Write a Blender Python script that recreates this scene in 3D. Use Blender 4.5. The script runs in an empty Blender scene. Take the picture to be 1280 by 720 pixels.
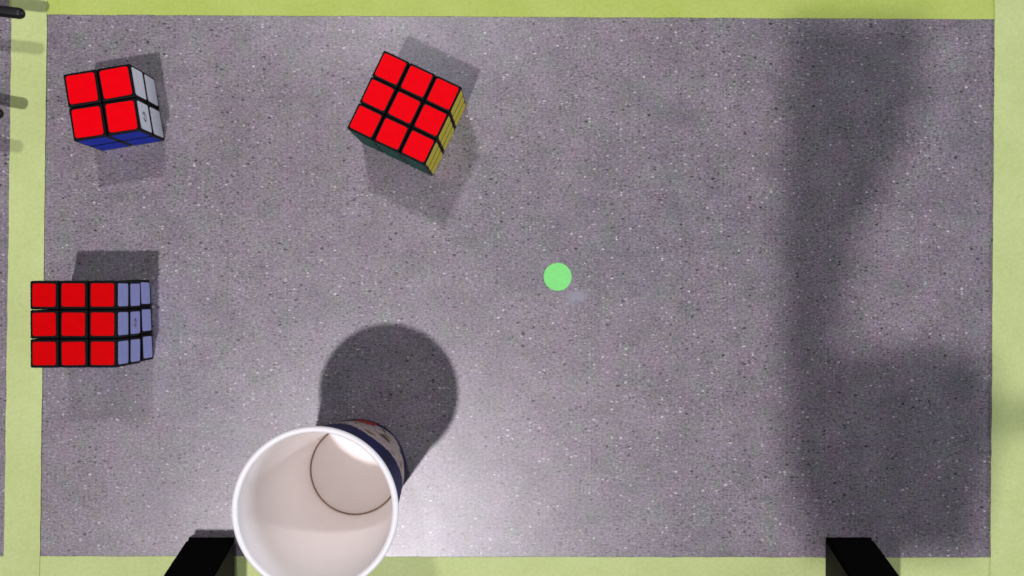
import bpy, bmesh, math, random
from mathutils import Vector, Matrix
random.seed(7)
S = bpy.context.scene
COL = S.collection
R = math.radians
# ------------------------------------------------------------------ camera: a webcam looking straight down
H = 0.64                       # metres above the tabletop
FPX, CX, CY = 1125.0, 640.0, 365.0   # focal length and foot of the plumb line, in photograph pixels
cam = bpy.data.cameras.new('camera'); camo = bpy.data.objects.new('camera', cam); COL.objects.link(camo)
camo.location = (0, 0, H); cam.sensor_width = 36; cam.lens = 36 * FPX / 1280
cam.shift_y = (CY - 360) / 1280; cam.clip_start = 0.02; cam.clip_end = 30
S.camera = camo
# ------------------------------------------------------------------ room light
w = bpy.data.worlds.new('World'); S.world = w; w.use_nodes = True
bg = w.node_tree.nodes['Background']; bg.inputs[0].default_value = (0.93, 0.92, 1.0, 1); bg.inputs[1].default_value = 0.024
def lamp(name, kind, loc, energy, color, size, target=None, size_y=None):
    d = bpy.data.lights.new(name, kind); d.energy = energy; d.color = color
    if kind == 'AREA':
        d.size = size
        if size_y: d.shape = 'RECTANGLE'; d.size_y = size_y
        else: d.shape = 'DISK'
    else: d.shadow_soft_size = size
    o = bpy.data.objects.new(name, d); COL.objects.link(o); o.location = loc
    if target is not None: o.rotation_euler = (Vector(target) - Vector(loc)).to_track_quat('-Z', 'Y').to_euler()
    return o
LA = Vector((-0.445, -0.88, 2.28))
lamp('ceiling_lamp', 'POINT', LA, 146.0, (1.0, 0.935, 0.985), 0.034)
lamp('desk_lamp', 'POINT', (-0.25, 0.89, 1.30), 29.0, (1.0, 0.95, 1.0), 0.05)
lamp('side_fill_light', 'AREA', (2.2, 0.1, 0.75), 21.0, (0.80, 0.86, 1.0), 1.3, (0, 0, 0.02), 0.55)  # added bluish fill from the right, brightens the right-facing cube sides
S.view_settings.view_transform = 'Standard'; S.view_settings.look = 'None'
S.view_settings.exposure = 0.0; S.view_settings.gamma = 1.0; S.view_settings.use_curve_mapping = False
S.cycles.filter_width = 1.6
S.cycles.max_bounces = 12; S.cycles.diffuse_bounces = 10

# ------------------------------------------------------------------ helpers
def W(px, py, z=0.0):
    s = (H - z) / FPX
    return Vector(((px - CX) * s, -(py - CY) * s, z))
def srgb(r, g, b):
    f = lambda c: (c / 12.92 if c <= .04045 else ((c + .055) / 1.055) ** 2.4)
    return (f(r / 255), f(g / 255), f(b / 255), 1)
def mesh_obj(name, bm, mat=None, parent=None, smooth=False):
    me = bpy.data.meshes.new(name); bm.normal_update(); bm.to_mesh(me); bm.free()
    if smooth:
        for p in me.polygons: p.use_smooth = True
    mats = mat if isinstance(mat, (list, tuple)) else [mat]
    for m in mats:
        if m: me.materials.append(m)
    return link(name, me, parent)
def link(name, me, parent=None):
    o = bpy.data.objects.new(name, me); COL.objects.link(o)
    if parent: o.parent = parent
    return o
def empty(name, loc, rz=0.0):
    o = bpy.data.objects.new(name, None); COL.objects.link(o); o.location = loc; o.rotation_euler = (0, 0, rz)
    o.empty_display_size = 0.01
    return o
def tag(o, label=None, cat=None, group=None, kind=None):
    if label: o['label'] = label
    if cat: o['category'] = cat
    if group: o['group'] = group
    if kind: o['kind'] = kind
    return o
def box_bm(x0, x1, y0, y1, z0, z1, bev=0.0, seg=2):
    bm = bmesh.new(); bmesh.ops.create_cube(bm, size=1)
    for v in bm.verts:
        v.co = Vector((x0 if v.co.x < 0 else x1, y0 if v.co.y < 0 else y1, z0 if v.co.z < 0 else z1))
    if bev: bmesh.ops.bevel(bm, geom=bm.edges[:], offset=bev, segments=seg, affect='EDGES', profile=0.5)
    return bm
def prism_bm(pts, z0, z1, bev=0.0):
    bm = bmesh.new()
    a = [bm.verts.new((p[0], p[1], z0)) for p in pts]; b = [bm.verts.new((p[0], p[1], z1)) for p in pts]
    n = len(pts)
    bm.faces.new(a[::-1]); bm.faces.new(b)
    for i in range(n): bm.faces.new((a[i], a[(i + 1) % n], b[(i + 1) % n], b[i]))
    bmesh.ops.recalc_face_normals(bm, faces=bm.faces[:])
    if bev: bmesh.ops.bevel(bm, geom=bm.edges[:], offset=bev, segments=2, affect='EDGES', profile=0.5)
    return bm
def lathe_bm(profile, n=128):
    bm = bmesh.new(); rings = []
    for r, z in profile:
        rings.append([bm.verts.new((r * math.cos(2 * math.pi * i / n), r * math.sin(2 * math.pi * i / n), z)) for i in range(n)] if r > 1e-6 else [bm.verts.new((0, 0, z))])
    for a, b in zip(rings, rings[1:]):
        for i in range(n):
            j = (i + 1) % n
            if len(a) == 1: bm.faces.new((a[0], b[i], b[j]))
            elif len(b) == 1: bm.faces.new((a[i], b[0], a[j]))
            else: bm.faces.new((a[i], b[i], b[j], a[j]))
    bmesh.ops.recalc_face_normals(bm, faces=bm.faces[:])
    return bm

# ------------------------------------------------------------------ materials
class NT:
    def __init__(s, name):
        s.m = bpy.data.materials.new(name); s.m.use_nodes = True; s.t = s.m.node_tree; s.b = s.t.nodes['Principled BSDF']
    def n(s, typ, **kw):
        x = s.t.nodes.new(typ)
        for k, v in kw.items():
            if k.startswith('i_'): x.inputs[k[2:].replace('_', ' ')].default_value = v
            else: setattr(x, k, v)
        return x
    def l(s, a, b): s.t.links.new(a, b)
    def coord(s, scale=(1, 1, 1)):
        tc = s.n('ShaderNodeTexCoord'); mp = s.n('ShaderNodeMapping'); s.l(tc.outputs['Object'], mp.inputs[0]); mp.inputs['Scale'].default_value = scale
        return mp.outputs[0]
    def noise(s, co, scale, detail=2, rough=.5):
        x = s.n('ShaderNodeTexNoise'); s.l(co, x.inputs['Vector']); x.inputs['Scale'].default_value = scale
        x.inputs['Detail'].default_value = detail; x.inputs['Roughness'].default_value = rough
        return x
    def ramp(s, fac, stops, interp='LINEAR'):
        x = s.n('ShaderNodeValToRGB'); cr = x.color_ramp; cr.interpolation = interp
        while len(cr.elements) < len(stops): cr.elements.new(0.5)
        for e, (p, c) in zip(cr.elements, stops):
            e.position = p; e.color = c if len(c) == 4 else (*c, 1)
        s.l(fac, x.inputs[0]); return x.outputs[0]
    def mix(s, fac, a, b, typ='MIX'):
        x = s.n('ShaderNodeMix', data_type='RGBA', blend_type=typ)
        for v, k in ((fac, 0), (a, 6), (b, 7)):
            if hasattr(v, 'is_linked'): s.l(v, x.inputs[k])
            else: x.inputs[k].default_value = v
        return x.outputs[2]
    def math(s, op, a, b=0.0):
        x = s.n('ShaderNodeMath', operation=op)
        for v, k in ((a, 0), (b, 1)):
            if hasattr(v, 'is_linked'): s.l(v, x.inputs[k])
            else: x.inputs[k].default_value = v
        return x.outputs[0]
def plain(name, col, rough=.5, spec=.5, var=.08, scale=60):
    k = NT(name); co = k.coord()
    nz = k.noise(co, scale, 3)
    dark = tuple(c * (1 - var) for c in col[:3]) + (1,); lite = tuple(min(1, c * (1 + var)) for c in col[:3]) + (1,)
    k.l(k.ramp(nz.outputs[0], [(.3, dark), (.7, lite)]), k.b.inputs['Base Color'])
    k.b.inputs['Roughness'].default_value = rough; k.b.inputs['Specular IOR Level'].default_value = spec
    return k.m

def table_material():
    k = NT('speckled_laminate'); co = k.coord()
    # slow drift between a bluish and a rosy grey
    big = k.noise(co, 6.0, 4, .6)
    base = k.ramp(big.outputs[0], [(.3, (.204, .197, .222)), (.5, (.236, .215, .236)), (.7, (.260, .225, .254))])
    # mottling: light and dark clouds a centimetre or so across, and blotches of another tint
    mo = k.noise(k.coord((1, 1, 1)), 38.0, 5, .65)
    c = k.mix(1.0, base, k.ramp(mo.outputs[0], [(.28, (.80, .80, .80)), (.5, (1, 1, 1)), (.72, (1.19, 1.19, 1.19))]), 'MULTIPLY')
    tc = k.n('ShaderNodeTexCoord'); mp = k.n('ShaderNodeMapping'); k.l(tc.outputs['Object'], mp.inputs[0]); mp.inputs['Location'].default_value = (4.1, 2.2, 0)
    bl = k.noise(mp.outputs[0], 62.0, 3, .5)
    tint = k.ramp(bl.outputs[0], [(.30, (.91, 1.025, .96)), (.45, (1.0, .995, .965)), (.55, (1.01, .975, 1.05)), (.70, (1.10, .945, 1.03))])
    c = k.mix(1.0, c, tint, 'MULTIPLY')
    # fine grain, slightly drawn out sideways
    g = k.noise(k.coord((.7, 1.25, 1)), 640.0, 3, .75)
    grain = k.ramp(g.outputs[0], [(.28, (.42, .415, .43)), (.5, (1, 1, 1)), (.72, (1.7, 1.7, 1.71))])
    c = k.mix(1.0, c, grain, 'MULTIPLY')
    wn = k.noise(co, 900.0, 2, .6)
    wob = k.n('ShaderNodeVectorMath', operation='SUBTRACT'); k.l(wn.outputs['Color'], wob.inputs[0]); wob.inputs[1].default_value = (.5, .5, .5)
    wsc = k.n('ShaderNodeVectorMath', operation='SCALE'); k.l(wob.outputs[0], wsc.inputs[0]); wsc.inputs['Scale'].default_value = .0016
    wad = k.n('ShaderNodeVectorMath', operation='ADD'); k.l(co, wad.inputs[0]); k.l(wsc.outputs[0], wad.inputs[1])
    cl = k.noise(co, 24.0, 4, .7)           # flecks crowd in some places and thin out in others
    crowd = k.ramp(cl.outputs[0], [(.32, (.35,) * 3), (.68, (1.75,) * 3)])
    def specks(c, scale, gate, radius, color, amount, off):
        mp = k.n('ShaderNodeMapping'); k.l(wad.outputs[0], mp.inputs[0])
        mp.inputs['Location'].default_value = (off, off * .7, 0.013); mp.inputs['Scale'].default_value = (.72, 1.25, 1)
        v = k.n('ShaderNodeTexVoronoi', voronoi_dimensions='2D'); k.l(mp.outputs[0], v.inputs['Vector']); v.inputs['Scale'].default_value = scale
        sp = k.n('ShaderNodeSeparateColor'); k.l(v.outputs['Color'], sp.inputs[0])
        on = k.math('LESS_THAN', sp.outputs[0], k.math('MULTIPLY', crowd, gate))
        rad = k.math('MULTIPLY', sp.outputs[1], radius); rad = k.math('ADD', rad, radius * .35)
        ins = k.math('LESS_THAN', v.outputs['Distance'], rad)
        f = k.math('MULTIPLY', on, ins); f = k.math('MULTIPLY', f, k.math('ADD', k.math('MULTIPLY', sp.outputs[2], amount * .6), amount * .4))
        return k.mix(f, c, color)
    c = specks(c, 560, .26, .30, (.42, .40, .43, 1), .75, 3.1)
    c = specks(c, 520, .27, .30, (.05, .047, .057, 1), .75, 8.7)
    c = specks(c, 430, .065, .25, (.70, .68, .70, 1), .95, 1.7)
    c = specks(c, 370, .075, .28, (.020, .018, .024, 1), .95, 5.3)
    # a soft pale bluish patch beside the green sticker, and a few faint scuffs
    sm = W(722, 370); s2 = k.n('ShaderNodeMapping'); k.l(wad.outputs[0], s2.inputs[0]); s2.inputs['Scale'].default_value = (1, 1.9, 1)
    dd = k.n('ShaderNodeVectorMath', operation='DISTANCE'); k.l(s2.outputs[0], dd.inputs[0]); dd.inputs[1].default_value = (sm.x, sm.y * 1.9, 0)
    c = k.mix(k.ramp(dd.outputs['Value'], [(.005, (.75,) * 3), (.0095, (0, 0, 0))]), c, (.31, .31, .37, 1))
    sc = k.noise(k.coord((14, 60, 1)), 1.0, 4, .62)
    c = k.mix(1.0, c, k.ramp(sc.outputs[0], [(.33, (.88, .88, .89)), (.45, (1, 1, 1)), (.66, (1, 1, 1)), (.74, (1.10, 1.10, 1.10))]), 'MULTIPLY')
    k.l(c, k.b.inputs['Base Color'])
    rr = k.noise(co, 30, 3); k.l(k.ramp(rr.outputs[0], [(.3, (.36,) * 3), (.7, (.385,) * 3)]), k.b.inputs['Roughness'])
    k.b.inputs['Specular IOR Level'].default_value = 1.0
    bp = k.n('ShaderNodeBump'); bp.inputs['Strength'].default_value = .10; bp.inputs['Distance'].default_value = .0003
    k.l(g.outputs[0], bp.inputs['Height']); k.l(bp.outputs[0], k.b.inputs['Normal'])
    return k.m
def tape_material(name, a, b):
    k = NT(name); co = k.coord()
    n1 = k.noise(k.coord((1, 1, 1)), 28, 4, .6)
    c = k.ramp(n1.outputs[0], [(.3, a), (.7, b)])
    n2 = k.noise(co, 420, 3, .7)
    c = k.mix(1.0, c, k.ramp(n2.outputs[0], [(.3, (.93, .93, .90)), (.7, (1.05, 1.05, 1.06))]), 'MULTIPLY')
    k.l(c, k.b.inputs['Base Color']); k.b.inputs['Roughness'].default_value = .62; k.b.inputs['Specular IOR Level'].default_value = .3
    bp = k.n('ShaderNodeBump'); bp.inputs['Strength'].default_value = .25; bp.inputs['Distance'].default_value = .0004
    k.l(n2.outputs[0], bp.inputs['Height']); k.l(bp.outputs[0], k.b.inputs['Normal'])
    return k.m
M_table = table_material()
M_tape = tape_material('tape_lime', (.575, .69, .27, 1), (.63, .745, .32, 1))
M_tape_top = tape_material('tape_lime_deep', (.475, .61, .115, 1), (.54, .665, .165, 1))
M_black = plain('black_plastic', (.008, .008, .009), .45, .4, .2)
M_body = plain('cube_black_plastic', (.003, .003, .004), .5, .12, .2)
M_leg = plain('black_rubber_foot', (.002, .002, .002), .85, .05, .2)
M_legside = plain('brown_black_side', (.012, .008, .007), .7, .2, .3)
def sticker_mat(name, col, rough=.5, spec=.03): return plain(name, col, rough, spec, .045, 160)
M_red = sticker_mat('sticker_red', (.93, .0005, .006))
M_red_dim = sticker_mat('sticker_red_dimmed', (.68, .0004, .002))  # same sticker red, with the lens falloff towards the left edge darkened in
M_white = sticker_mat('sticker_white', (.90, .91, .98))
M_lav = sticker_mat('sticker_lavender_white', (.46, .48, .86))
M_blue = sticker_mat('sticker_blue', (.015, .045, .55))
M_green = sticker_mat('sticker_green', (.010, .105, .075))
M_yellow = sticker_mat('sticker_yellow', (.74, .62, .07))
M_mark = plain('sticker_logo_ink', (.20, .17, .26), .5, .3)
M_dot = plain('green_sticker_paper', (.265, .90, .25), .6, .25, .04, 300)

# ------------------------------------------------------------------ tabletop
# one thick speckled board, far larger than the frame
bm = box_bm(-1.6, 1.6, -1.2, 1.2, -0.03, 0.0, .002, 1)
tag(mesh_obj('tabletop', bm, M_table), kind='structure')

# ------------------------------------------------------------------ masking tape frame (four strips, lapped at the corners)
def strip(pts, z, mat, label, seed):
    rnd = random.Random(seed)
    # pts: four px corners in order; long edges subdivided with a hair of wobble
    P = [W(*p) for p in pts]; n = 60; bm = bmesh.new()
    rows = []
    for i in range(n + 1):
        t = i / n
        a = P[0].lerp(P[1], t); b = P[3].lerp(P[2], t)
        nrm = (a - b).normalized()
        a = a + nrm * rnd.uniform(-.00022, .00022); b = b + nrm * rnd.uniform(-.00022, .00022)
        rows.append((a, b))
    top = [(bm.verts.new((a.x, a.y, z)), bm.verts.new((b.x, b.y, z))) for a, b in rows]
    bot = [(bm.verts.new((a.x, a.y, z - .00022)), bm.verts.new((b.x, b.y, z - .00022))) for a, b in rows]
    for i in range(n):
        bm.faces.new((top[i][0], top[i + 1][0], top[i + 1][1], top[i][1]))
        bm.faces.new((bot[i][1], bot[i + 1][1], bot[i + 1][0], bot[i][0]))
        bm.faces.new((top[i][0], bot[i][0], bot[i + 1][0], top[i + 1][0]))
        bm.faces.new((top[i + 1][1], bot[i + 1][1], bot[i][1], top[i][1]))
    for i in (0, n): bm.faces.new((top[i][0], top[i][1], bot[i][1], bot[i][0]))
    bmesh.ops.recalc_face_normals(bm, faces=bm.faces[:])
    o = mesh_obj('tape_strip', bm, mat)
    tag(o, label, 'tape', 'lime tape strips framing the work area')
    return o
strip([(12, -25), (1290, -20), (1290, 24.5), (12, 18)], .00035, M_tape_top, 'deeper lime green tape strip along the top edge, behind the tilted red cube', 1)
strip([(-2, 740), (1290, 742), (1290, 697), (-2, 695)], .00036, M_tape, 'pale lime tape strip along the bottom edge, under both black feet', 2)
strip([(60, -26), (50, 745), (5, 745), (16, -26)], .00090, M_tape, 'pale lime tape strip down the left side, partly under a cube', 3)
strip([(1287, -22), (1281, 742), (1237, 742), (1243, -22)], .00091, M_tape, 'pale lime tape strip down the right side, beside the large dark shadow', 4)

# ------------------------------------------------------------------ puzzle cubes
CUBE_H = {}
def rounded_rect(a, r, n=5):
    out = []
    for cx, cy, s in ((a - r, a - r, 0), (-a + r, a - r, 90), (-a + r, -a + r, 180), (a - r, -a + r, 270)):
        for i in range(n + 1):
            t = R(s + 90 * i / n); out.append((cx + r * math.cos(t), cy + r * math.sin(t)))
    return out
def puzzle_cube(n, size, loc, rz, label, reds, right, front, back, left, frac=.82, twist=0.0, logo=None, gap=.00018):
    root = empty('puzzle_cube', loc, rz)
    tag(root, label, 'puzzle cube', 'puzzle cubes on the table')
    p = size / n; h = p / 2
    bm = box_bm(-h + gap, h - gap, -h + gap, h - gap, -h + gap, h - gap, .0009, 2)
    cm = bpy.data.meshes.new('cubelet'); bm.to_mesh(cm); bm.free(); cm.materials.append(M_body)
    for q in cm.polygons: q.use_smooth = False
    sm = {}
    def sticker_mesh(mat):
        if mat.name not in sm:
            b = prism_bm(rounded_rect(h * frac, h * .14), 0, .00015)
            me = bpy.data.meshes.new('sticker'); b.to_mesh(me); b.free(); me.materials.append(mat); sm[mat.name] = me
        return sm[mat.name]
    faces = [((0, 0, 1), reds), ((1, 0, 0), right), ((0, -1, 0), front), ((0, 1, 0), back), ((-1, 0, 0), left)]
    m = (n - 1) / 2
    for iz in range(n):
        lay = Matrix.Rotation(twist if iz == 0 else 0, 4, 'Z')
        for iy in range(n):
            for ix in range(n):
                if n == 3 and ix == iy == iz == 1: continue
                c = link('cubelet', cm, root)
                c.matrix_local = lay @ Matrix.Translation(((ix - m) * p, (iy - m) * p, h + iz * p))
                for (nx, ny, nz), mat in faces:
                    if (nx and ix != (n - 1 if nx > 0 else 0)) or (ny and iy != (n - 1 if ny > 0 else 0)) or (nz and iz != n - 1): continue
                    s = link('sticker', sticker_mesh(mat), c)
                    d = Vector((nx, ny, nz)); q = d.to_track_quat('Z', 'Y')
                    s.matrix_local = Matrix.Translation(d * (h - gap)) @ q.to_matrix().to_4x4() @ Matrix.Rotation(random.uniform(-.02, .02), 4, 'Z')
                    if logo and (nx, ix, iy, iz) == (1, n - 1, *logo):
                        # worn printed emblem: a broken ring and a short bar, a fraction of a millimetre proud, joined to the sticker
                        b = bmesh.new()
                        b.from_mesh(sticker_mesh(mat))
                        def quad(pts, z):
                            f = b.faces.new([b.verts.new((x, y, z)) for x, y in pts]); f.material_index = 1
                        rr = h * .30
                        for i in range(20):
                            if i in (4, 5, 13): continue
                            t0, t1 = 2 * math.pi * i / 20, 2 * math.pi * (i + .8) / 20
                            quad([(math.cos(t0) * rr, math.sin(t0) * rr), (math.cos(t1) * rr, math.sin(t1) * rr), (math.cos(t1) * rr * .62, math.sin(t1) * rr * .62), (math.cos(t0) * rr * .62, math.sin(t0) * rr * .62)], .00020)
                        quad([(-rr * 1.1, -rr * .12), (rr * 1.1, -rr * .12), (rr * 1.1, rr * .12), (-rr * 1.1, rr * .12)], .00021)
                        me = bpy.data.meshes.new('sticker'); b.to_mesh(me); b.free(); me.materials.append(mat); me.materials.append(M_mark)
                        s.data = me
                        s['label'] = 'pale sticker with a small worn dark emblem'
    return root
def at_top(px, py, size):
    v = W(px, py, size); return (v.x, v.y, .0)
small = puzzle_cube(2, .0457, at_top(127.0, 128.0, .0416), R(9.4), 'small two by two puzzle cube, red on top with white and blue sides', M_red, M_white, M_blue, M_green, M_yellow, .83, 0, (0, 1))
small.scale = (1, 1, .91)
puzzle_cube(3, .0566, at_top(505.5, 134.8, .0560), R(-25.5), 'tilted three by three puzzle cube, red on top with an olive yellow side', M_red, M_yellow, M_green, M_blue, M_white, .83, 0)
puzzle_cube(3, .0568, at_top(91.6, 405.3, .0568), R(0.2), 'square-set three by three puzzle cube with lavender white side, overlapping the left tape', M_red_dim, M_lav, M_blue, M_green, M_yellow, .79, R(2.2), (1, 1))

# ------------------------------------------------------------------ paper cup
def cup():
    b = W(447.6, 583.4)
    root = empty('paper_cup', (b.x, b.y, 0)); root.rotation_euler = (R(-1.3), 0, 0); root.location.z = .0008
    tag(root, 'tall white-lined paper cup with navy printed outside, empty', 'cup')
    HC, RB, RT, ZF = .1402, .0341, .0445, .0100
    k = NT('cup_print'); tc = k.n('ShaderNodeTexCoord'); sp = k.n('ShaderNodeSeparateXYZ'); k.l(tc.outputs['Object'], sp.inputs[0])
    ang = k.math('ARCTAN2', sp.outputs[1], sp.outputs[0])
    cmb = k.n('ShaderNodeCombineXYZ'); k.l(k.math('MULTIPLY', ang, .04), cmb.inputs[0]); k.l(sp.outputs[2], cmb.inputs[1])
    n1 = k.noise(cmb.outputs[0], 70, 4, .6)
    navy = k.ramp(n1.outputs[0], [(.3, (.003, .004, .016)), (.65, (.010, .014, .13))])
    n2 = k.noise(cmb.outputs[0], 75, 3, .6)
    art = k.ramp(n2.outputs[0], [(.34, (.10, .055, .03)), (.43, (.33, .23, .14)), (.49, (.80, .70, .66)), (.54, (.38, .27, .22)), (.60, (.70, .62, .62)), (.68, (.40, .25, .10))])
    # the picture panel is a slanting band low on the cup
    e = k.math('ADD', k.math('MULTIPLY', k.math('ABSOLUTE', k.math('SUBTRACT', ang, .70)), .030), .006)
    top = k.math('SUBTRACT', .092, k.math('MULTIPLY', k.math('ABSOLUTE', k.math('SUBTRACT', ang, .95)), .040))
    wob = k.math('MULTIPLY', k.math('SUBTRACT', n1.outputs[0], .5), .030)
    inside = k.math('MULTIPLY', k.math('LESS_THAN', k.math('ADD', sp.outputs[2], wob), top), k.math('GREATER_THAN', sp.outputs[2], e))
    c = k.mix(inside, navy, art)
    # red and orange patches at the edges of the picture
    red = k.math('MULTIPLY', k.math('LESS_THAN', k.math('ABSOLUTE', k.math('SUBTRACT', ang, 1.32)), .20), k.math('LESS_THAN', k.math('ABSOLUTE', k.math('SUBTRACT', sp.outputs[2], .020)), .012))
    c = k.mix(red, c, (.60, .03, .02, 1))
    k.l(c, k.b.inputs['Base Color']); k.b.inputs['Roughness'].default_value = .55; k.b.inputs['Specular IOR Level'].default_value = .12
    M_in = plain('cup_white_lining', (.95, .925, .905), .40, .4, .02, 25)
    M_rim = plain('cup_rim_white', (.97, .97, .97), .40, .4, .01)
    M_floor = plain('cup_floor_paper', (.935, .89, .87), .5, .3, .025, 40)
    M_seam = plain('cup_seam_brown', (.30, .19, .11), .6, .3, .2)
    t = .0006
    mesh_obj('outer_sleeve', lathe_bm([(RB - .0009, .0), (RB, .0004), (RT, HC - .0012)]), k.m, root, True)
    ri = lambda z: .0318 + (RT - t - .0318) * (z - ZF) / (HC - ZF)
    mesh_obj('inner_wall', lathe_bm([(ri(ZF), ZF), (ri(.06), .06), (ri(.1), .1), (ri(HC - .0012), HC - .0012)]), M_in, root, True)
    # rolled rim
    rr = .0018; rc = RT + .0002
    prof = [(rc + rr * math.cos(a), HC - rr * .8 + rr * math.sin(a)) for a in [2 * math.pi * i / 14 for i in range(15)]]
    mesh_obj('rolled_rim', lathe_bm(prof, 160), M_rim, root, True)
    # floor, recessed, with its crimp line
    mesh_obj('cup_floor', lathe_bm([(ri(ZF) + .0001, ZF + .0001), (ri(ZF) - .002, ZF - .0003), (.012, ZF + .0003), (0, ZF + .0004)]), M_floor, root, True)
    rs = .00042; rc = ri(ZF) - .0007
    prof = [(rc + rs * math.cos(a), ZF + .0002 + rs * math.sin(a)) for a in [2 * math.pi * i / 8 for i in range(9)]]
    mesh_obj('floor_seam', lathe_bm(prof), M_seam, root, True)
    mesh_obj('foot_ring', lathe_bm([(RB - .0009, 0), (RB - .0016, .0), (RB - .0016, ZF - .001)]), M_in, root, True)
    return root
cup()

# ------------------------------------------------------------------ green round sticker
b = W(697, 346)
bm = lathe_bm([(0, .00030), (.0097, .00030), (.00995, .00018), (.00995, .00002)], 72)
o = mesh_obj('round_sticker', bm, M_dot); o.location = (b.x, b.y, 0)
tag(o, 'small bright green round sticker lying flat near the middle of the table', 'sticker')

# ------------------------------------------------------------------ black stand feet at the lower edge
def stand_foot(x0, x1, py, side, label):
    root = empty('stand_foot', (W((x0 + x1) / 2, py).x, W(0, py).y, 0))
    tag(root, label, 'stand foot', 'black feet of the stand at the lower edge')
    hw = (x1 - x0) / 2 * H / FPX; hgt = .058; lean = .27; dep = .045
    bm = bmesh.new()
    def ring(z): return [bm.verts.new(p) for p in ((-hw, -lean * z, z), (hw, -lean * z, z), (hw, -lean * z - dep, z), (-hw, -lean * z - dep, z))]
    a, c = ring(0.0012), ring(hgt)
    bm.faces.new(a); bm.faces.new(c[::-1])
    for i in range(4): bm.faces.new((a[i], c[i], c[(i + 1) % 4], a[(i + 1) % 4]))
    bmesh.ops.recalc_face_normals(bm, faces=bm.faces[:])
    for f in bm.faces:
        f.normal_update()
        if f.normal.x * side > .7: f.material_index = 1
    bmesh.ops.bevel(bm, geom=bm.edges[:], offset=.0022, segments=3, affect='EDGES')
    mesh_obj('upright', bm, [M_leg, M_legside], root)
    mesh_obj('rubber_pad', box_bm(-hw + .001, hw - .001, -dep + .001, -.001, 0.0009, .0016), M_leg, root)
    mesh_obj('top_cap', box_bm(-hw - .001, hw + .001, -lean * hgt - dep - .001, -lean * hgt + .001, hgt + .0002, hgt + .004, .001), M_black, root)
stand_foot(235, 295, 669.5, 1, 'left black stand foot at the lower edge, just left of the paper cup')
stand_foot(1030, 1090, 669.5, -1, 'right black stand foot at the lower edge, standing in the dark shadow')

# ------------------------------------------------------------------ black two-pronged holder at the left edge
def holder():
    b = W(-75, 90)
    root = empty('pronged_holder', (b.x, b.y, 0))
    tag(root, 'black holder reaching in at the upper left corner with rounded prong tips', 'holder')
    mesh_obj('block', box_bm(-.03, .004, -.05, .055, .0, .040, .002), M_black, root)
    def prong(p0, p1, rad):
        a, c = W(*p0, .030) - root.location, W(*p1, .030) - root.location
        d = (c - a); L = d.length
        prof = [(0, 0), (rad * .9, 0), (rad, .002)] + [(rad * math.cos(t), L - rad + rad * math.sin(t)) for t in [R(x) for x in range(0, 91, 10)]]
        prof[-1] = (0, L)
        o = mesh_obj('prong', lathe_bm(prof, 24), M_black, root, True)
        o.matrix_local = Matrix.Translation(a) @ d.to_track_quat('Z', 'Y').to_matrix().to_4x4()
    prong((-85, 4), (31, 17.5), .0038)
    prong((-85, 128), (4, 143), .0038)
holder()

# ------------------------------------------------------------------ unseen boom above the camera, added and shaped to throw the right-hand soft shadow
ZB = .75
def Q(px, py):
    P = W(px, py); k = 1 - ZB / LA.z
    return (LA.x + (P.x - LA.x) * k, LA.y + (P.y - LA.y) * k)
def boom():
    mast = Vector((.66, Q(0, 520)[1], 0))
    root = empty('shadow_boom', mast)
    tag(root, 'unseen black boom added over the table to throw the soft shadow on the right', 'camera boom')
    def pr(name, pts, z0, z1):
        mesh_obj(name, prism_bm([(p[0] - mast.x, p[1] - mast.y) for p in pts], z0, z1, .002), M_black, root)
    pr('arm_plate', [Q(978, 24), Q(978, 436), Q(1052, 436), Q(1058, 380), Q(1076, 290), Q(1108, 235), Q(1142, 150), Q(1158, 24)], ZB - .004, ZB + .004)
    pr('head_box', [Q(978, 436.5), Q(984, 590), Q(1022, 690), Q(1215, 690), Q(1240, 560), Q(1240, 470), Q(1215, 436.5)], ZB - .006, ZB + .006)
    y = Q(0, 520)[1]; x = Q(1238, 520)[0]
    pr('side_arm', [(x, y - .005), (mast.x, y - .005), (mast.x, y + .005), (x, y + .005)], ZB - .005, ZB + .005)
    mesh_obj('mast', lathe_bm([(0, 0), (.016, 0), (.016, ZB + .03), (0, ZB + .03)], 32), M_black, root)
    mesh_obj('base_plate', box_bm(-.08, .08, -.08, .08, .0003, .012, .002), M_black, root)
boom()
